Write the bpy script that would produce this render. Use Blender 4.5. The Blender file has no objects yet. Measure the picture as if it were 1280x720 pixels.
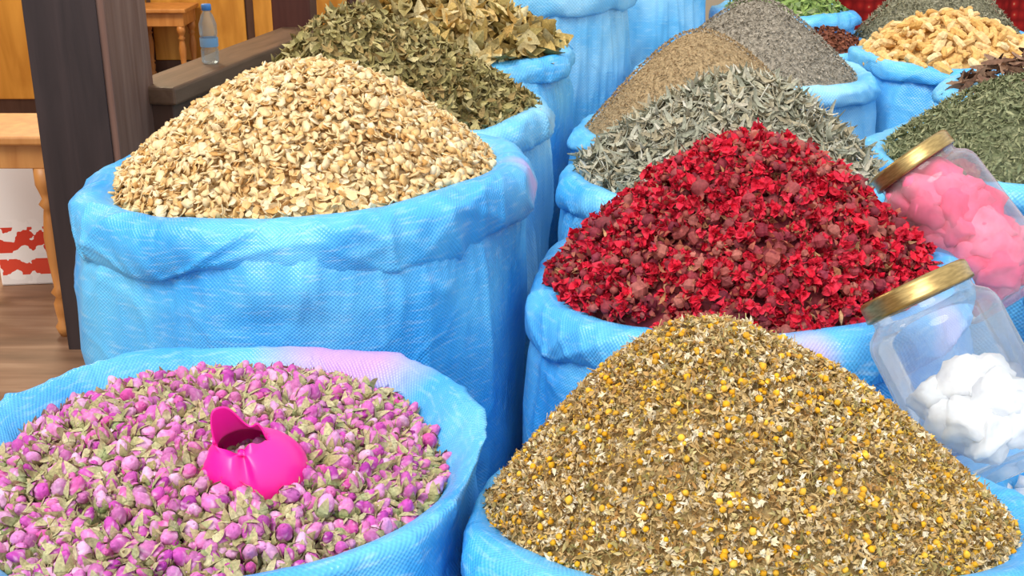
import bpy, math, random
import numpy as np
from mathutils import Vector, Matrix, noise
rng=np.random.default_rng(7); random.seed(7)
scene=bpy.context.scene; COL=scene.collection
try: scene.view_settings.view_transform='Standard'
except Exception as e: print(e)
HC=1.25
cam=bpy.data.objects.new('camera',bpy.data.cameras.new('camera')); COL.objects.link(cam)
cam.location=(0,0,HC); cam.rotation_euler=(math.radians(70),0,0)
cam.data.lens=42.19; cam.data.sensor_width=36; cam.data.clip_start=.01
scene.camera=cam
CP=np.array([0,0,HC])
def srgb(h):
    if isinstance(h,str):
        c=[int(h[i:i+2],16)/255 for i in (0,2,4)]
    else: c=[x/255 for x in h]
    return tuple((x/12.92 if x<=.04045 else ((x+.055)/1.055)**2.4) for x in c)+(1,)
# ---------------------------------------------------------------- materials
def newmat(name,rough=.6,spec=.4):
    m=bpy.data.materials.new(name); m.use_nodes=True
    nt=m.node_tree; b=nt.nodes['Principled BSDF']
    b.inputs['Roughness'].default_value=rough
    b.inputs['Specular IOR Level'].default_value=spec
    return m,nt,b
def N(nt,t,**kw):
    n=nt.nodes.new(t)
    for k,v in kw.items():
        if k in n.inputs.keys(): n.inputs[k].default_value=v
        else: setattr(n,k,v)
    return n
def ramp(nt,stops):
    r=nt.nodes.new('ShaderNodeValToRGB'); e=r.color_ramp.elements
    n=len(stops)
    while len(e)<n: e.new(.5)
    for i,s in enumerate(stops):
        if isinstance(s,tuple) and len(s)==2 and isinstance(s[0],(int,float)): p,c=s
        else: p,c=i/max(1,n-1),s
        e[i].position=p; e[i].color=srgb(c)
    return r
def piece_mat(name,stops,src='attr',tip=None,rough=.7,var=.35,nscale=160,spec=.25,bump=.5):
    m,nt,b=newmat(name,rough,spec); L=nt.links
    if src=='attr':
        a=N(nt,'ShaderNodeAttribute',attribute_name='rnd'); f=a.outputs['Fac']
    else:
        a=N(nt,'ShaderNodeObjectInfo'); f=a.outputs['Random']
    r=ramp(nt,stops); L.new(f,r.inputs[0]); col=r.outputs[0]
    if tip:
        h=N(nt,'ShaderNodeAttribute',attribute_name='h')
        mx=N(nt,'ShaderNodeMix',data_type='RGBA'); mx.inputs[7].default_value=srgb(tip)
        L.new(h.outputs['Fac'],mx.inputs[0]); L.new(col,mx.inputs[6]); col=mx.outputs[2]
    tc=N(nt,'ShaderNodeNewGeometry')
    nz=N(nt,'ShaderNodeTexNoise'); nz.inputs['Scale'].default_value=nscale; nz.inputs['Detail'].default_value=3
    L.new(tc.outputs['Position'],nz.inputs['Vector'])
    mr=N(nt,'ShaderNodeMapRange'); mr.inputs['From Min'].default_value=.3; mr.inputs['From Max'].default_value=.7
    mr.inputs['To Min'].default_value=1-var; mr.inputs['To Max'].default_value=1+var*.6
    L.new(nz.outputs['Fac'],mr.inputs['Value'])
    hs=N(nt,'ShaderNodeHueSaturation'); L.new(mr.outputs[0],hs.inputs['Value']); L.new(col,hs.inputs['Color'])
    L.new(hs.outputs[0],b.inputs['Base Color'])
    bp=N(nt,'ShaderNodeBump'); bp.inputs['Strength'].default_value=bump; bp.inputs['Distance'].default_value=.001
    L.new(nz.outputs['Fac'],bp.inputs['Height']); L.new(bp.outputs[0],b.inputs['Normal'])
    return m
def sack_mat(name,base,light,patches=(),weave=.006):
    m,nt,b=newmat(name,.32,.55); L=nt.links
    uv=N(nt,'ShaderNodeUVMap'); uv.uv_map='UVMap'
    sp=N(nt,'ShaderNodeSeparateXYZ'); L.new(uv.outputs[0],sp.inputs[0])
    def sn(o,k):
        mu=N(nt,'ShaderNodeMath',operation='MULTIPLY'); mu.inputs[1].default_value=k; L.new(o,mu.inputs[0])
        s=N(nt,'ShaderNodeMath',operation='SINE'); L.new(mu.outputs[0],s.inputs[0]); return s.outputs[0]
    k=2*math.pi/weave
    a=sn(sp.outputs[0],k); c=sn(sp.outputs[1],k)
    w=N(nt,'ShaderNodeMath',operation='MULTIPLY'); L.new(a,w.inputs[0]); L.new(c,w.inputs[1])
    geo=N(nt,'ShaderNodeNewGeometry')
    n1=N(nt,'ShaderNodeTexNoise'); n1.inputs['Scale'].default_value=5; n1.inputs['Detail'].default_value=3; L.new(geo.outputs['Position'],n1.inputs['Vector'])
    r=ramp(nt,[(.38,base),(.62,light)]); L.new(n1.outputs['Fac'],r.inputs[0])
    col=r.outputs[0]
    mr=N(nt,'ShaderNodeMapRange'); mr.inputs['From Min'].default_value=-1; mr.inputs['To Min'].default_value=.90; mr.inputs['To Max'].default_value=1.07
    L.new(w.outputs[0],mr.inputs['Value'])
    hs=N(nt,'ShaderNodeHueSaturation'); L.new(mr.outputs[0],hs.inputs['Value']); L.new(col,hs.inputs['Color']); col=hs.outputs[0]
    mp0=N(nt,'ShaderNodeMapping'); mp0.inputs['Scale'].default_value=(30,160,1); L.new(uv.outputs[0],mp0.inputs[0])
    n2=N(nt,'ShaderNodeTexNoise'); n2.inputs['Scale'].default_value=1; n2.inputs['Detail'].default_value=4; L.new(mp0.outputs[0],n2.inputs['Vector'])
    r2=ramp(nt,[(.52,'000000'),(.78,'989898')]); L.new(n2.outputs['Fac'],r2.inputs[0])
    mx=N(nt,'ShaderNodeMix',data_type='RGBA'); L.new(r2.outputs[0],mx.inputs[0]); L.new(col,mx.inputs[6]); mx.inputs[7].default_value=srgb('d0ecf8'); col=mx.outputs[2]
    n6=N(nt,'ShaderNodeTexNoise'); n6.inputs['Scale'].default_value=11; n6.inputs['Detail'].default_value=7; n6.inputs['Roughness'].default_value=.7; L.new(geo.outputs['Position'],n6.inputs['Vector'])
    r6=ramp(nt,[(.56,'000000'),(.72,'606060')]); L.new(n6.outputs['Fac'],r6.inputs[0])
    mx=N(nt,'ShaderNodeMix',data_type='RGBA'); L.new(r6.outputs[0],mx.inputs[0]); L.new(col,mx.inputs[6]); mx.inputs[7].default_value=srgb('b4e0f8'); col=mx.outputs[2]
    for (pos,rad,pc,st) in patches:
        vd=N(nt,'ShaderNodeVectorMath',operation='DISTANCE'); L.new(geo.outputs['Position'],vd.inputs[0]); vd.inputs[1].default_value=pos
        ad=N(nt,'ShaderNodeMath',operation='MULTIPLY_ADD'); L.new(n1.outputs['Fac'],ad.inputs[0]); ad.inputs[1].default_value=rad*.8; L.new(vd.outputs['Value'],ad.inputs[2])
        mr=N(nt,'ShaderNodeMapRange'); mr.inputs['From Min'].default_value=rad*.9; mr.inputs['From Max'].default_value=rad*1.5; mr.inputs['To Min'].default_value=st; mr.inputs['To Max'].default_value=0
        L.new(ad.outputs[0],mr.inputs['Value'])
        mx=N(nt,'ShaderNodeMix',data_type='RGBA'); L.new(mr.outputs[0],mx.inputs[0]); L.new(col,mx.inputs[6]); mx.inputs[7].default_value=srgb(pc); col=mx.outputs[2]
    L.new(col,b.inputs['Base Color'])
    b1=N(nt,'ShaderNodeBump'); b1.inputs['Strength'].default_value=.45; b1.inputs['Distance'].default_value=.0008; L.new(w.outputs[0],b1.inputs['Height'])
    mp=N(nt,'ShaderNodeMapping'); mp.inputs['Scale'].default_value=(30,12,1); L.new(uv.outputs[0],mp.inputs[0])
    n4=N(nt,'ShaderNodeTexNoise'); n4.inputs['Scale'].default_value=1; n4.inputs['Detail'].default_value=2; n4.inputs['Distortion'].default_value=1.0; L.new(mp.outputs[0],n4.inputs['Vector'])
    b2=N(nt,'ShaderNodeBump'); b2.inputs['Strength'].default_value=.22; b2.inputs['Distance'].default_value=.012; L.new(n4.outputs['Fac'],b2.inputs['Height']); L.new(b1.outputs[0],b2.inputs['Normal'])
    mp3=N(nt,'ShaderNodeMapping'); mp3.inputs['Scale'].default_value=(8,5,1); mp3.inputs['Rotation'].default_value=(0,0,.5); L.new(uv.outputs[0],mp3.inputs[0])
    n5=N(nt,'ShaderNodeTexNoise'); n5.inputs['Scale'].default_value=1; n5.inputs['Detail'].default_value=1; n5.inputs['Distortion'].default_value=.4; L.new(mp3.outputs[0],n5.inputs['Vector'])
    sb=N(nt,'ShaderNodeMath',operation='SUBTRACT'); L.new(n5.outputs['Fac'],sb.inputs[0]); sb.inputs[1].default_value=.5
    ab=N(nt,'ShaderNodeMath',operation='ABSOLUTE'); L.new(sb.outputs[0],ab.inputs[0])
    mr5=N(nt,'ShaderNodeMapRange'); mr5.inputs['From Min'].default_value=0; mr5.inputs['From Max'].default_value=.06; mr5.inputs['To Min'].default_value=1; mr5.inputs['To Max'].default_value=0; L.new(ab.outputs[0],mr5.inputs['Value'])
    b3=N(nt,'ShaderNodeBump'); b3.inputs['Strength'].default_value=.28; b3.inputs['Distance'].default_value=.004; L.new(mr5.outputs[0],b3.inputs['Height']); L.new(b2.outputs[0],b3.inputs['Normal'])
    L.new(b3.outputs[0],b.inputs['Normal'])
    return m
def wood_mat(name,c1,c2,scale=(1,8,8),rough=.5):
    m,nt,b=newmat(name,rough,.35); L=nt.links
    tc=N(nt,'ShaderNodeTexCoord'); mp=N(nt,'ShaderNodeMapping'); mp.inputs['Scale'].default_value=scale
    L.new(tc.outputs['Object'],mp.inputs[0])
    nz=N(nt,'ShaderNodeTexNoise'); nz.inputs['Scale'].default_value=4; nz.inputs['Detail'].default_value=6; nz.inputs['Distortion'].default_value=.6
    L.new(mp.outputs[0],nz.inputs['Vector'])
    r=ramp(nt,[(.3,c1),(.7,c2)]); L.new(nz.outputs['Fac'],r.inputs[0]); L.new(r.outputs[0],b.inputs['Base Color'])
    bp=N(nt,'ShaderNodeBump'); bp.inputs['Strength'].default_value=.25; bp.inputs['Distance'].default_value=.004; L.new(nz.outputs['Fac'],bp.inputs['Height']); L.new(bp.outputs[0],b.inputs['Normal'])
    return m
# ---------------------------------------------------------------- mesh helpers
def mesh_obj(name,v,f,mats=(),smooth=False,parent=None):
    me=bpy.data.meshes.new(name); me.from_pydata([tuple(p) for p in v],[],f); 
    for m in mats: me.materials.append(m)
    if smooth: me.polygons.foreach_set('use_smooth',[True]*len(me.polygons))
    me.update()
    o=bpy.data.objects.new(name,me); COL.objects.link(o)
    if parent: o.parent=parent
    return o
def tag(o,label,cat,group=None,kind=None):
    o['label']=label; o['category']=cat
    if group: o['group']=group
    if kind: o['kind']=kind
    return o
def empty(name,loc=(0,0,0)):
    o=bpy.data.objects.new(name,None); o.empty_display_size=.05; o.location=loc; COL.objects.link(o); return o
def box(name,lo,hi,mat,parent=None,bev=.004):
    x0,y0,z0=lo;x1,y1,z1=hi
    c=((x0+x1)/2,(y0+y1)/2,(z0+z1)/2); a,b_,d=(x1-x0)/2,(y1-y0)/2,(z1-z0)/2
    v=[(sx*a,sy*b_,sz*d) for sx in(-1,1) for sy in(-1,1) for sz in(-1,1)]
    f=[(0,1,3,2),(4,6,7,5),(0,4,5,1),(2,3,7,6),(0,2,6,4),(1,5,7,3)]
    o=mesh_obj(name,v,f,[mat],parent=parent); o.location=c
    if bev>0:
        mo=o.modifiers.new('bevel','BEVEL'); mo.width=bev; mo.segments=2
    return o
def revolve(name,prof,mat,seg=40,parent=None,smooth=True,caps=True):
    v=[];f=[]
    n=len(prof)
    for r,z in prof:
        for i in range(seg):
            t=2*math.pi*i/seg; v.append((r*math.cos(t),r*math.sin(t),z))
    for j in range(n-1):
        for i in range(seg):
            i2=(i+1)%seg; f.append((j*seg+i,j*seg+i2,(j+1)*seg+i2,(j+1)*seg+i))
    if caps:
        f.append(tuple(range(seg-1,-1,-1))); f.append(tuple((n-1)*seg+i for i in range(seg)))
    return mesh_obj(name,v,f,[mat],smooth,parent)
# ---------------------------------------------------------------- pieces
class Piece:
    def __init__(s,v,f,mi=None,h=None):
        s.v=np.array(v,float); s.f=[tuple(q) for q in f]; s.mi=[0]*len(f) if mi is None else (list(mi) if hasattr(mi,'__len__') else [mi]*len(f))
        s.h=np.zeros(len(v)) if h is None else np.array(h,float)
def join(*ps):
    v=[];f=[];mi=[];h=[];o=0
    for p in ps:
        v+=list(p.v); f+=[tuple(i+o for i in q) for q in p.f]; mi+=p.mi; h+=list(p.h); o+=len(p.v)
    return Piece(v,f,mi,h)
def xform(p,M=None,t=(0,0,0)):
    q=Piece(p.v,p.f,p.mi,p.h); 
    if M is not None: q.v=q.v@np.array(M).T
    q.v=q.v+np.array(t); return q
def U(a,b): return random.uniform(a,b)
def p_chip(L=.018,mi=0):
    n=8; v=[];f=[]
    W=L*U(.5,.85)
    ang=[2*math.pi*i/n+U(-.25,.25) for i in range(n)]; rad=[U(.78,1.12) for _ in ang]
    k1=U(10,26);k2=U(-6,18)
    for s,zo in((1,.0006),(.9,-.0008)):
        for a,r in zip(ang,rad):
            x=.5*L*r*math.cos(a)*s; y=.5*W*r*math.sin(a)*s
            v.append((x,y,zo+k1*x*x+k2*y*y+U(-.0006,.0006)))
    v.append((0,0,.0003)); v.append((0,0,-.0012))
    for i in range(n):
        j=(i+1)%n; f+=[(i,j,2*n),(n+j,n+i,2*n+1),(i,n+i,n+j,j)]
    return Piece(v,f,mi)
def p_leaf(L,W,curl=.5,fold=.3,seg=5,mi=0,sharp=.8):
    v=[];f=[];h=[]
    tw=U(-.8,.8)
    sw=U(-.25,.25)
    for i in range(seg+1):
        t=i/seg; w=W*.5*(math.sin(math.pi*min(.985,max(.02,t)))**sharp)
        x=(t-.5)*L; zc=curl*L*(t-.5)**2*U(.8,1.2)
        a=tw*(t-.5)
        for s in(-1,0,1):
            yy=s*w*U(.85,1.1); zz=zc+abs(s)*w*fold*U(.6,1.3)
            v.append((x,yy*math.cos(a)+sw*L*(t-.5)**2*2, zz+yy*math.sin(a))); h.append(abs(s)*.5)
    for i in range(seg):
        for k in(0,1):
            a=i*3+k; f.append((a,a+1,a+4,a+3))
    return Piece(v,f,mi,h)
def p_stick(L,r,bend=.2,seg=3,sides=4,mi=0,knob=0.,taper=.7):
    v=[];f=[]
    for i in range(seg+1):
        t=i/seg; x=(t-.5)*L; z=bend*L*(t-.5)**2*4
        rr=r*(1-(1-taper)*t)*(1+U(-knob,knob))
        if knob>0 and i in(0,seg): rr*=.6
        for k in range(sides):
            a=2*math.pi*k/sides; q=1+U(-knob,knob)*.5; v.append((x,rr*q*math.cos(a),z+rr*q*math.sin(a)))
    for i in range(seg):
        for k in range(sides):
            k2=(k+1)%sides; f.append((i*sides+k,i*sides+k2,(i+1)*sides+k2,(i+1)*sides+k))
    f.append(tuple(range(sides-1,-1,-1))); f.append(tuple(seg*sides+k for k in range(sides)))
    return Piece(v,f,mi)
def p_dome(r,mi=0,hh=.9):
    v=[];f=[];n=6
    for q,z in((1,-.3),(.85,.35),(.45,.8)):
        for k in range(n):
            a=2*math.pi*k/n; v.append((r*q*math.cos(a)*U(.82,1.12),r*q*math.sin(a)*U(.82,1.12),r*z*hh*U(.85,1.1)))
    v.append((0,0,r*hh))
    for j in range(2):
        for k in range(n):
            k2=(k+1)%n; f.append((j*n+k,j*n+k2,(j+1)*n+k2,(j+1)*n+k))
    for k in range(n): f.append((2*n+k,2*n+(k+1)%n,3*n))
    f.append(tuple(range(n-1,-1,-1)))
    return Piece(v,f,mi)
def p_crumb(s,mi=0,n=3):
    ps=[]
    for _ in range(n):
        l=p_leaf(s*U(.6,1.1),s*U(.3,.55),U(-1,1.5),U(-.5,.8),2,mi)
        M=Matrix.Rotation(U(0,6.28),3,'Z')@Matrix.Rotation(U(-1,1),3,'Y')@Matrix.Rotation(U(-1,1),3,'X')
        ps.append(xform(l,M,(U(-.3,.3)*s,U(-.3,.3)*s,U(-.15,.25)*s)))
    return join(*ps)
def p_bud(L=.021,R=.0072):
    seg=14; v=[];f=[];h=[]
    prof=[(.3,.03),(.84,.18),(1.0,.35),(.99,.50),(.85,.67),(.64,.82),(.42,.93),(.12,1.0)]
    tw=U(.8,1.8); op=U(.78,1.2); ps=U(2.4,4)
    for j,(q,z) in enumerate(prof):
        for k in range(seg):
            a=2*math.pi*k/seg+tw*z
            sw=((a*3/(2*math.pi)+ps*z*.6)%1.0)
            pet=.90+.17*sw
            o=op if j>=4 else 1
            v.append((R*q*pet*o*math.cos(a),R*q*pet*o*math.sin(a),L*(z+.05*sw*(j>3))))
            h.append(.7*max(0,(sw-.55))*2*(z>.3)*(z<.8)+(.5 if z<.3 else 0)+(.2 if z<.5 else 0))
    for j in range(len(prof)-1):
        for k in range(seg):
            k2=(k+1)%seg; f.append((j*seg+k,j*seg+k2,(j+1)*seg+k2,(j+1)*seg+k))
    b=len(v); v.append((0,0,L*.88)); h.append(0)
    for k in range(seg): f.append(((len(prof)-1)*seg+k,(len(prof)-1)*seg+(k+1)%seg,b))
    return Piece(v,f,0,h)
def p_budcalyx(L=.021,R=.0072,mi=1,lmin=.65,lmax=1.05,fp=.82):
    v=[];f=[];h=[]
    seg=10; prof=[(.10,-.35),(.13,-.18),(.2,-.12),(.62,-.06),(.86,.06),(1.0,.2),(1.03,.27)]
    for q,z in prof:
        for k in range(seg):
            a=2*math.pi*k/seg; v.append((R*q*math.cos(a),R*q*math.sin(a),L*z)); h.append(0 if z>-.1 else .6)
    for j in range(len(prof)-1):
        for k in range(seg):
            k2=(k+1)%seg; f.append((j*seg+k,j*seg+k2,(j+1)*seg+k2,(j+1)*seg+k))
    for s in range(5):
        a=2*math.pi*s/5+U(-.2,.2); ln=U(lmin,lmax); fl=U(.0,.3) if random.random()<fp else U(.5,1.4)
        b=len(v)
        for t,w in((.0,.52),(.3,.48),(.6,.32),(.85,.15),(1,.02)):
            z=.15+t*ln*.78-(.25*t*t if fl>.6 else 0); rr=(1.14 if z<.5 else 1.14-.58*(z-.5))+fl*t*t*.8
            for sd in(-1,1): v.append((R*rr*math.cos(a+sd*w),R*rr*math.sin(a+sd*w),L*z)); h.append(t)
        for i in range(4): f.append((b+2*i,b+2*i+1,b+2*i+3,b+2*i+2))
    return Piece(v,f,mi,h)
def p_petals(s=.015,mi=0,n=11):
    ps=[]
    for _ in range(n):
        l=p_leaf(s*U(.9,1.7),s*U(.7,1.2),U(-.5,2.2),U(-.4,1.1),4,mi,.6)
        l.v[:,2]+=np.array([U(-.13,.13)*s for _ in range(len(l.v))])
        l.h=np.array([max(0,U(-.3,.6)) for _ in range(len(l.v))])
        M=Matrix.Rotation(U(0,6.28),3,'Z')@Matrix.Rotation(U(-1.7,.3),3,'Y')@Matrix.Rotation(U(-.8,.8),3,'X')
        ps.append(xform(l,M,(U(-.5,.5)*s,U(-.5,.5)*s,s*U(.1,.9))))
    return join(*ps)
def p_redcalyx(s=.013,mi=1,lm=1.):
    seg=12;v=[];f=[];h=[]
    prof=[(.10,-1.3),(.16,-.95),(.5,-.8),(.74,-.45),(.70,-.1),(.55,.1),(.62,.3)]
    for q,z in prof:
        for k in range(seg):
            a=2*math.pi*k/seg; w=1+.12*math.sin(5*a); v.append((s*q*w*math.cos(a),s*q*w*math.sin(a),s*z)); h.append(0)
    for j in range(len(prof)-1):
        for k in range(seg):
            k2=(k+1)%seg; f.append((j*seg+k,j*seg+k2,(j+1)*seg+k2,(j+1)*seg+k))
    for q in range(5):
        a=2*math.pi*q/5+U(-.2,.2); b=len(v); ln=U(.6,1.5)*lm; cu=U(-.3,1.4)
        for t,w in((0,.36),(.35,.30),(.7,.18),(1,.02)):
            r=.62+t*ln*.65; z=.25+t*ln*.6-cu*t*t
            for sd in(-1,1): v.append((s*r*math.cos(a+sd*w),s*r*math.sin(a+sd*w),s*z)); h.append(t*.8)
        for i in range(3): f.append((b+2*i,b+2*i+1,b+2*i+3,b+2*i+2))
    return Piece(v,f,mi,h)
def p_rock(r,mi=0,ex=(1,1,1),amp=.35,sub=3,cuts=5,rough=.12):
    import bmesh
    bm=bmesh.new(); bmesh.ops.create_icosphere(bm,subdivisions=sub,radius=1)
    o=Vector((U(0,50),U(0,50),U(0,50)))
    pl=[(Vector((random.gauss(0,1),random.gauss(0,1),random.gauss(0,1))).normalized(),U(.45,.8)) for _ in range(cuts)]
    v=[]
    for q in bm.verts:
        c=q.co.copy()
        for n_,d in pl:
            e=c.dot(n_)-d
            if e>0: c-=n_*e*.95
        c*=1+amp*noise.noise(q.co*1.4+o)+rough*noise.noise(q.co*4+o)+rough*.5*noise.noise(q.co*9+o)
        v.append((c.x*r*ex[0],c.y*r*ex[1],c.z*r*ex[2]))
    f=[tuple(x.index for x in q.verts) for q in bm.faces]; bm.free()
    return Piece(v,f,mi)
# ---------------------------------------------------------------- scatter
def frames(n_,jit):
    k=len(n_); z=n_+jit*rng.normal(size=(k,3)); z/=np.linalg.norm(z,axis=1)[:,None]
    x=rng.normal(size=(k,3)); x-=z*(x*z).sum(1)[:,None]; x/=np.linalg.norm(x,axis=1)[:,None]
    y=np.cross(z,x)
    return np.stack([x,y,z],axis=2)
def build_stuff(name,core_v,core_f,variants,vid,Rm,pos,scl,mats,smooth=False,coremi=0):
    V=[core_v];H=[np.zeros(len(core_v))];RN=[rng.random(len(core_v))*.3+.1]
    lv=[np.array(core_f).ravel()]; lt=[np.full(len(core_f),4)]; MI=[np.full(len(core_f),coremi)]; off=len(core_v)
    for q,p in enumerate(variants):
        idx=np.where(vid==q)[0]
        if len(idx)==0: continue
        vv=np.einsum('nij,kj->nki',Rm[idx],p.v)*scl[idx][:,None,None]+pos[idx][:,None,:]
        nv=len(p.v); V.append(vv.reshape(-1,3)); H.append(np.tile(p.h,len(idx)))
        RN.append(np.repeat(rng.random(len(idx)),nv))
        l=np.concatenate([np.array(a) for a in p.f]); t=np.array([len(a) for a in p.f])
        lv.append((l[None,:]+(off+np.arange(len(idx))*nv)[:,None]).ravel()); lt.append(np.tile(t,len(idx))); MI.append(np.tile(p.mi,len(idx)))
        off+=nv*len(idx)
    V=np.concatenate(V);lv=np.concatenate(lv);lt=np.concatenate(lt);MI=np.concatenate(MI)
    me=bpy.data.meshes.new(name); me.vertices.add(len(V)); me.vertices.foreach_set('co',V.astype(np.float32).ravel())
    me.loops.add(len(lv)); me.loops.foreach_set('vertex_index',lv.astype(np.int32))
    me.polygons.add(len(lt)); ls=np.concatenate([[0],np.cumsum(lt)[:-1]]); me.polygons.foreach_set('loop_start',ls.astype(np.int32))
    for m in mats: me.materials.append(m)
    me.polygons.foreach_set('material_index',MI.astype(np.int32))
    if smooth: me.polygons.foreach_set('use_smooth',np.ones(len(lt),bool))
    me.update(calc_edges=True)
    a=me.attributes.new('rnd','FLOAT','POINT'); a.data.foreach_set('value',np.concatenate(RN).astype(np.float32))
    a=me.attributes.new('h','FLOAT','POINT'); a.data.foreach_set('value',np.concatenate(H).astype(np.float32))
    o=bpy.data.objects.new(name,me); COL.objects.link(o); return o
def piece_mesh(name,p,mat,smooth):
    me=bpy.data.meshes.new(name); me.from_pydata([tuple(a) for a in p.v],[],p.f); me.materials.append(mat)
    if smooth: me.polygons.foreach_set('use_smooth',[True]*len(me.polygons))
    me.update(); a=me.attributes.new('h','FLOAT','POINT'); a.data.foreach_set('value',p.h.astype(np.float32)); return me
def project(P):
    d=P-CP; c,s=math.cos(math.radians(20)),math.sin(math.radians(20))
    fw=d[:,1]*c-d[:,2]*s; up=d[:,1]*s+d[:,2]*c
    return 640+1500*d[:,0]/fw,360-1500*up/fw,fw
class Heap:
    def __init__(s,c,z0,R,H,a=.4,ry=None,tilt=(0,0),off=(0,0),na=.012,nf=9,seed=0):
        s.c=c;s.z0=z0;s.R=R;s.ry=ry or R;s.H=H;s.a=a;s.tilt=tilt;s.off=off;s.na=na;s.nf=nf;s.seed=seed
        r=np.random.default_rng(seed); s.ph=r.random((10,3))*6.28; s.k=r.normal(size=(10,2))*nf
    def z(s,x,y):
        dx=(x-s.c[0])/s.R; dy=(y-s.c[1])/s.ry
        q0=np.clip(np.sqrt(dx*dx+dy*dy),0,1)
        dx2=dx-s.off[0]/s.R*(1-q0); dy2=dy-s.off[1]/s.ry*(1-q0)
        q=np.clip(np.sqrt(dx2**2+dy2**2),0,1.15); a=s.a
        f=1-(np.sqrt(q*q+a*a)-a)/(math.sqrt(1+a*a)-a)
        n=sum(np.sin(s.k[i,0]*x+s.k[i,1]*y+s.ph[i,0]) for i in range(10))/5
        return s.z0+s.tilt[0]*(x-s.c[0])+s.tilt[1]*(y-s.c[1])+s.H*f+s.na*n
    def nrm(s,x,y):
        e=.004; gx=(s.z(x+e,y)-s.z(x-e,y))/(2*e); gy=(s.z(x,y+e)-s.z(x,y-e))/(2*e)
        n=np.stack([-gx,-gy,np.ones_like(gx)],1); return n/np.linalg.norm(n,axis=1)[:,None]
    def core(s,nr=40,ns=96,drop=.006):
        q=np.linspace(0.001,1.0,nr); t=np.linspace(0,2*math.pi,ns,endpoint=False)
        Q,T=np.meshgrid(q,t,indexing='ij'); x=s.c[0]+s.R*Q*np.cos(T); y=s.c[1]+s.ry*Q*np.sin(T)
        z=s.z(x,y)-drop; z[-1]-=.05
        v=np.stack([x.ravel(),y.ravel(),z.ravel()],1)
        f=[(i*ns+j,i*ns+(j+1)%ns,(i+1)*ns+(j+1)%ns,(i+1)*ns+j) for i in range(nr-1) for j in range(ns)]
        return v,f
    def sample(s,n,spread=1.):
        R=s.R*spread; Ry=s.ry*spread; m=int(n*1.35)
        g=math.sqrt(4*R*Ry/m); xs=np.arange(-R,R,g); ys=np.arange(-Ry,Ry,g)
        X,Y=np.meshgrid(xs,ys); X=X.ravel()+rng.uniform(-.6,.6,X.size)*g; Y=Y.ravel()+rng.uniform(-.6,.6,Y.size)*g
        k=(X/R)**2+(Y/Ry)**2<1; X=X[k]+s.c[0];Y=Y[k]+s.c[1]
        nn=s.nrm(X,Y); P=np.stack([X,Y,s.z(X,Y)],1)
        vd=CP-P; vd/=np.linalg.norm(vd,axis=1)[:,None]
        k=(nn*vd).sum(1)>-.15
        p=rng.permutation(k.sum()); return P[k][p],nn[k][p]
def make_heap(name,heap,variants,weights,n,mats,label,cat,jit=.4,lift=(0,.006),scale=(.8,1.2),smooth=False,indiv=None,spread=1.0,layers=1,bias=None,coremi=0):
    Ps=[];Ns=[]
    for l in range(layers):
        P,nn=heap.sample(n//layers,spread); Ps.append(P);Ns.append(nn)
    P=np.concatenate(Ps);nn=np.concatenate(Ns); k=len(P)
    P=P+nn*rng.uniform(lift[0],lift[1],k)[:,None]
    Rm=frames(nn,jit); scl=rng.uniform(scale[0],scale[1],k)
    w=np.array(weights,float);w/=w.sum(); vid=rng.choice(len(variants),k,p=w)
    if bias is not None: vid=bias(P,vid)
    keep=np.ones(k,bool)
    if indiv:
        u,v,d=project(P); inv=(u>-10)&(u<1290)&(v>-10)&(v<730)
        vd=CP-P; vd/=np.linalg.norm(vd,axis=1)[:,None]
        score=1/d*(.6+.4*(nn*vd).sum(1)); score[~inv]=-1
        allowed=np.isin(vid,indiv['vids']); score[~allowed]=-1
        order=np.argsort(-score)[:indiv['count']]; order=order[score[order]>0]
        keep[order]=False
        protos={}
        for q in indiv['vids']:
            protos[q]=[piece_mesh(nm,pp,mm,smooth) for nm,pp,mm in indiv['parts'][q]]
        for i in order:
            q=vid[i]; ms=protos[q]
            o=bpy.data.objects.new(indiv['name'],ms[0]); COL.objects.link(o)
            M=Matrix([[*(Rm[i][a]*scl[i]),P[i][a]] for a in range(3)]+[[0,0,0,1]])
            o.matrix_world=M
            tag(o,indiv['label'],indiv['cat'],indiv['group'])
            for (nm,_,_),me in zip(indiv['parts'][q][1:],ms[1:]):
                c=bpy.data.objects.new(nm,me); COL.objects.link(c); c.parent=o
    cv,cf=heap.core()
    o=build_stuff(name,cv,cf,variants,vid[keep],Rm[keep],P[keep],scl[keep],mats,smooth,coremi)
    tag(o,label,cat,None,'stuff'); return o
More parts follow.
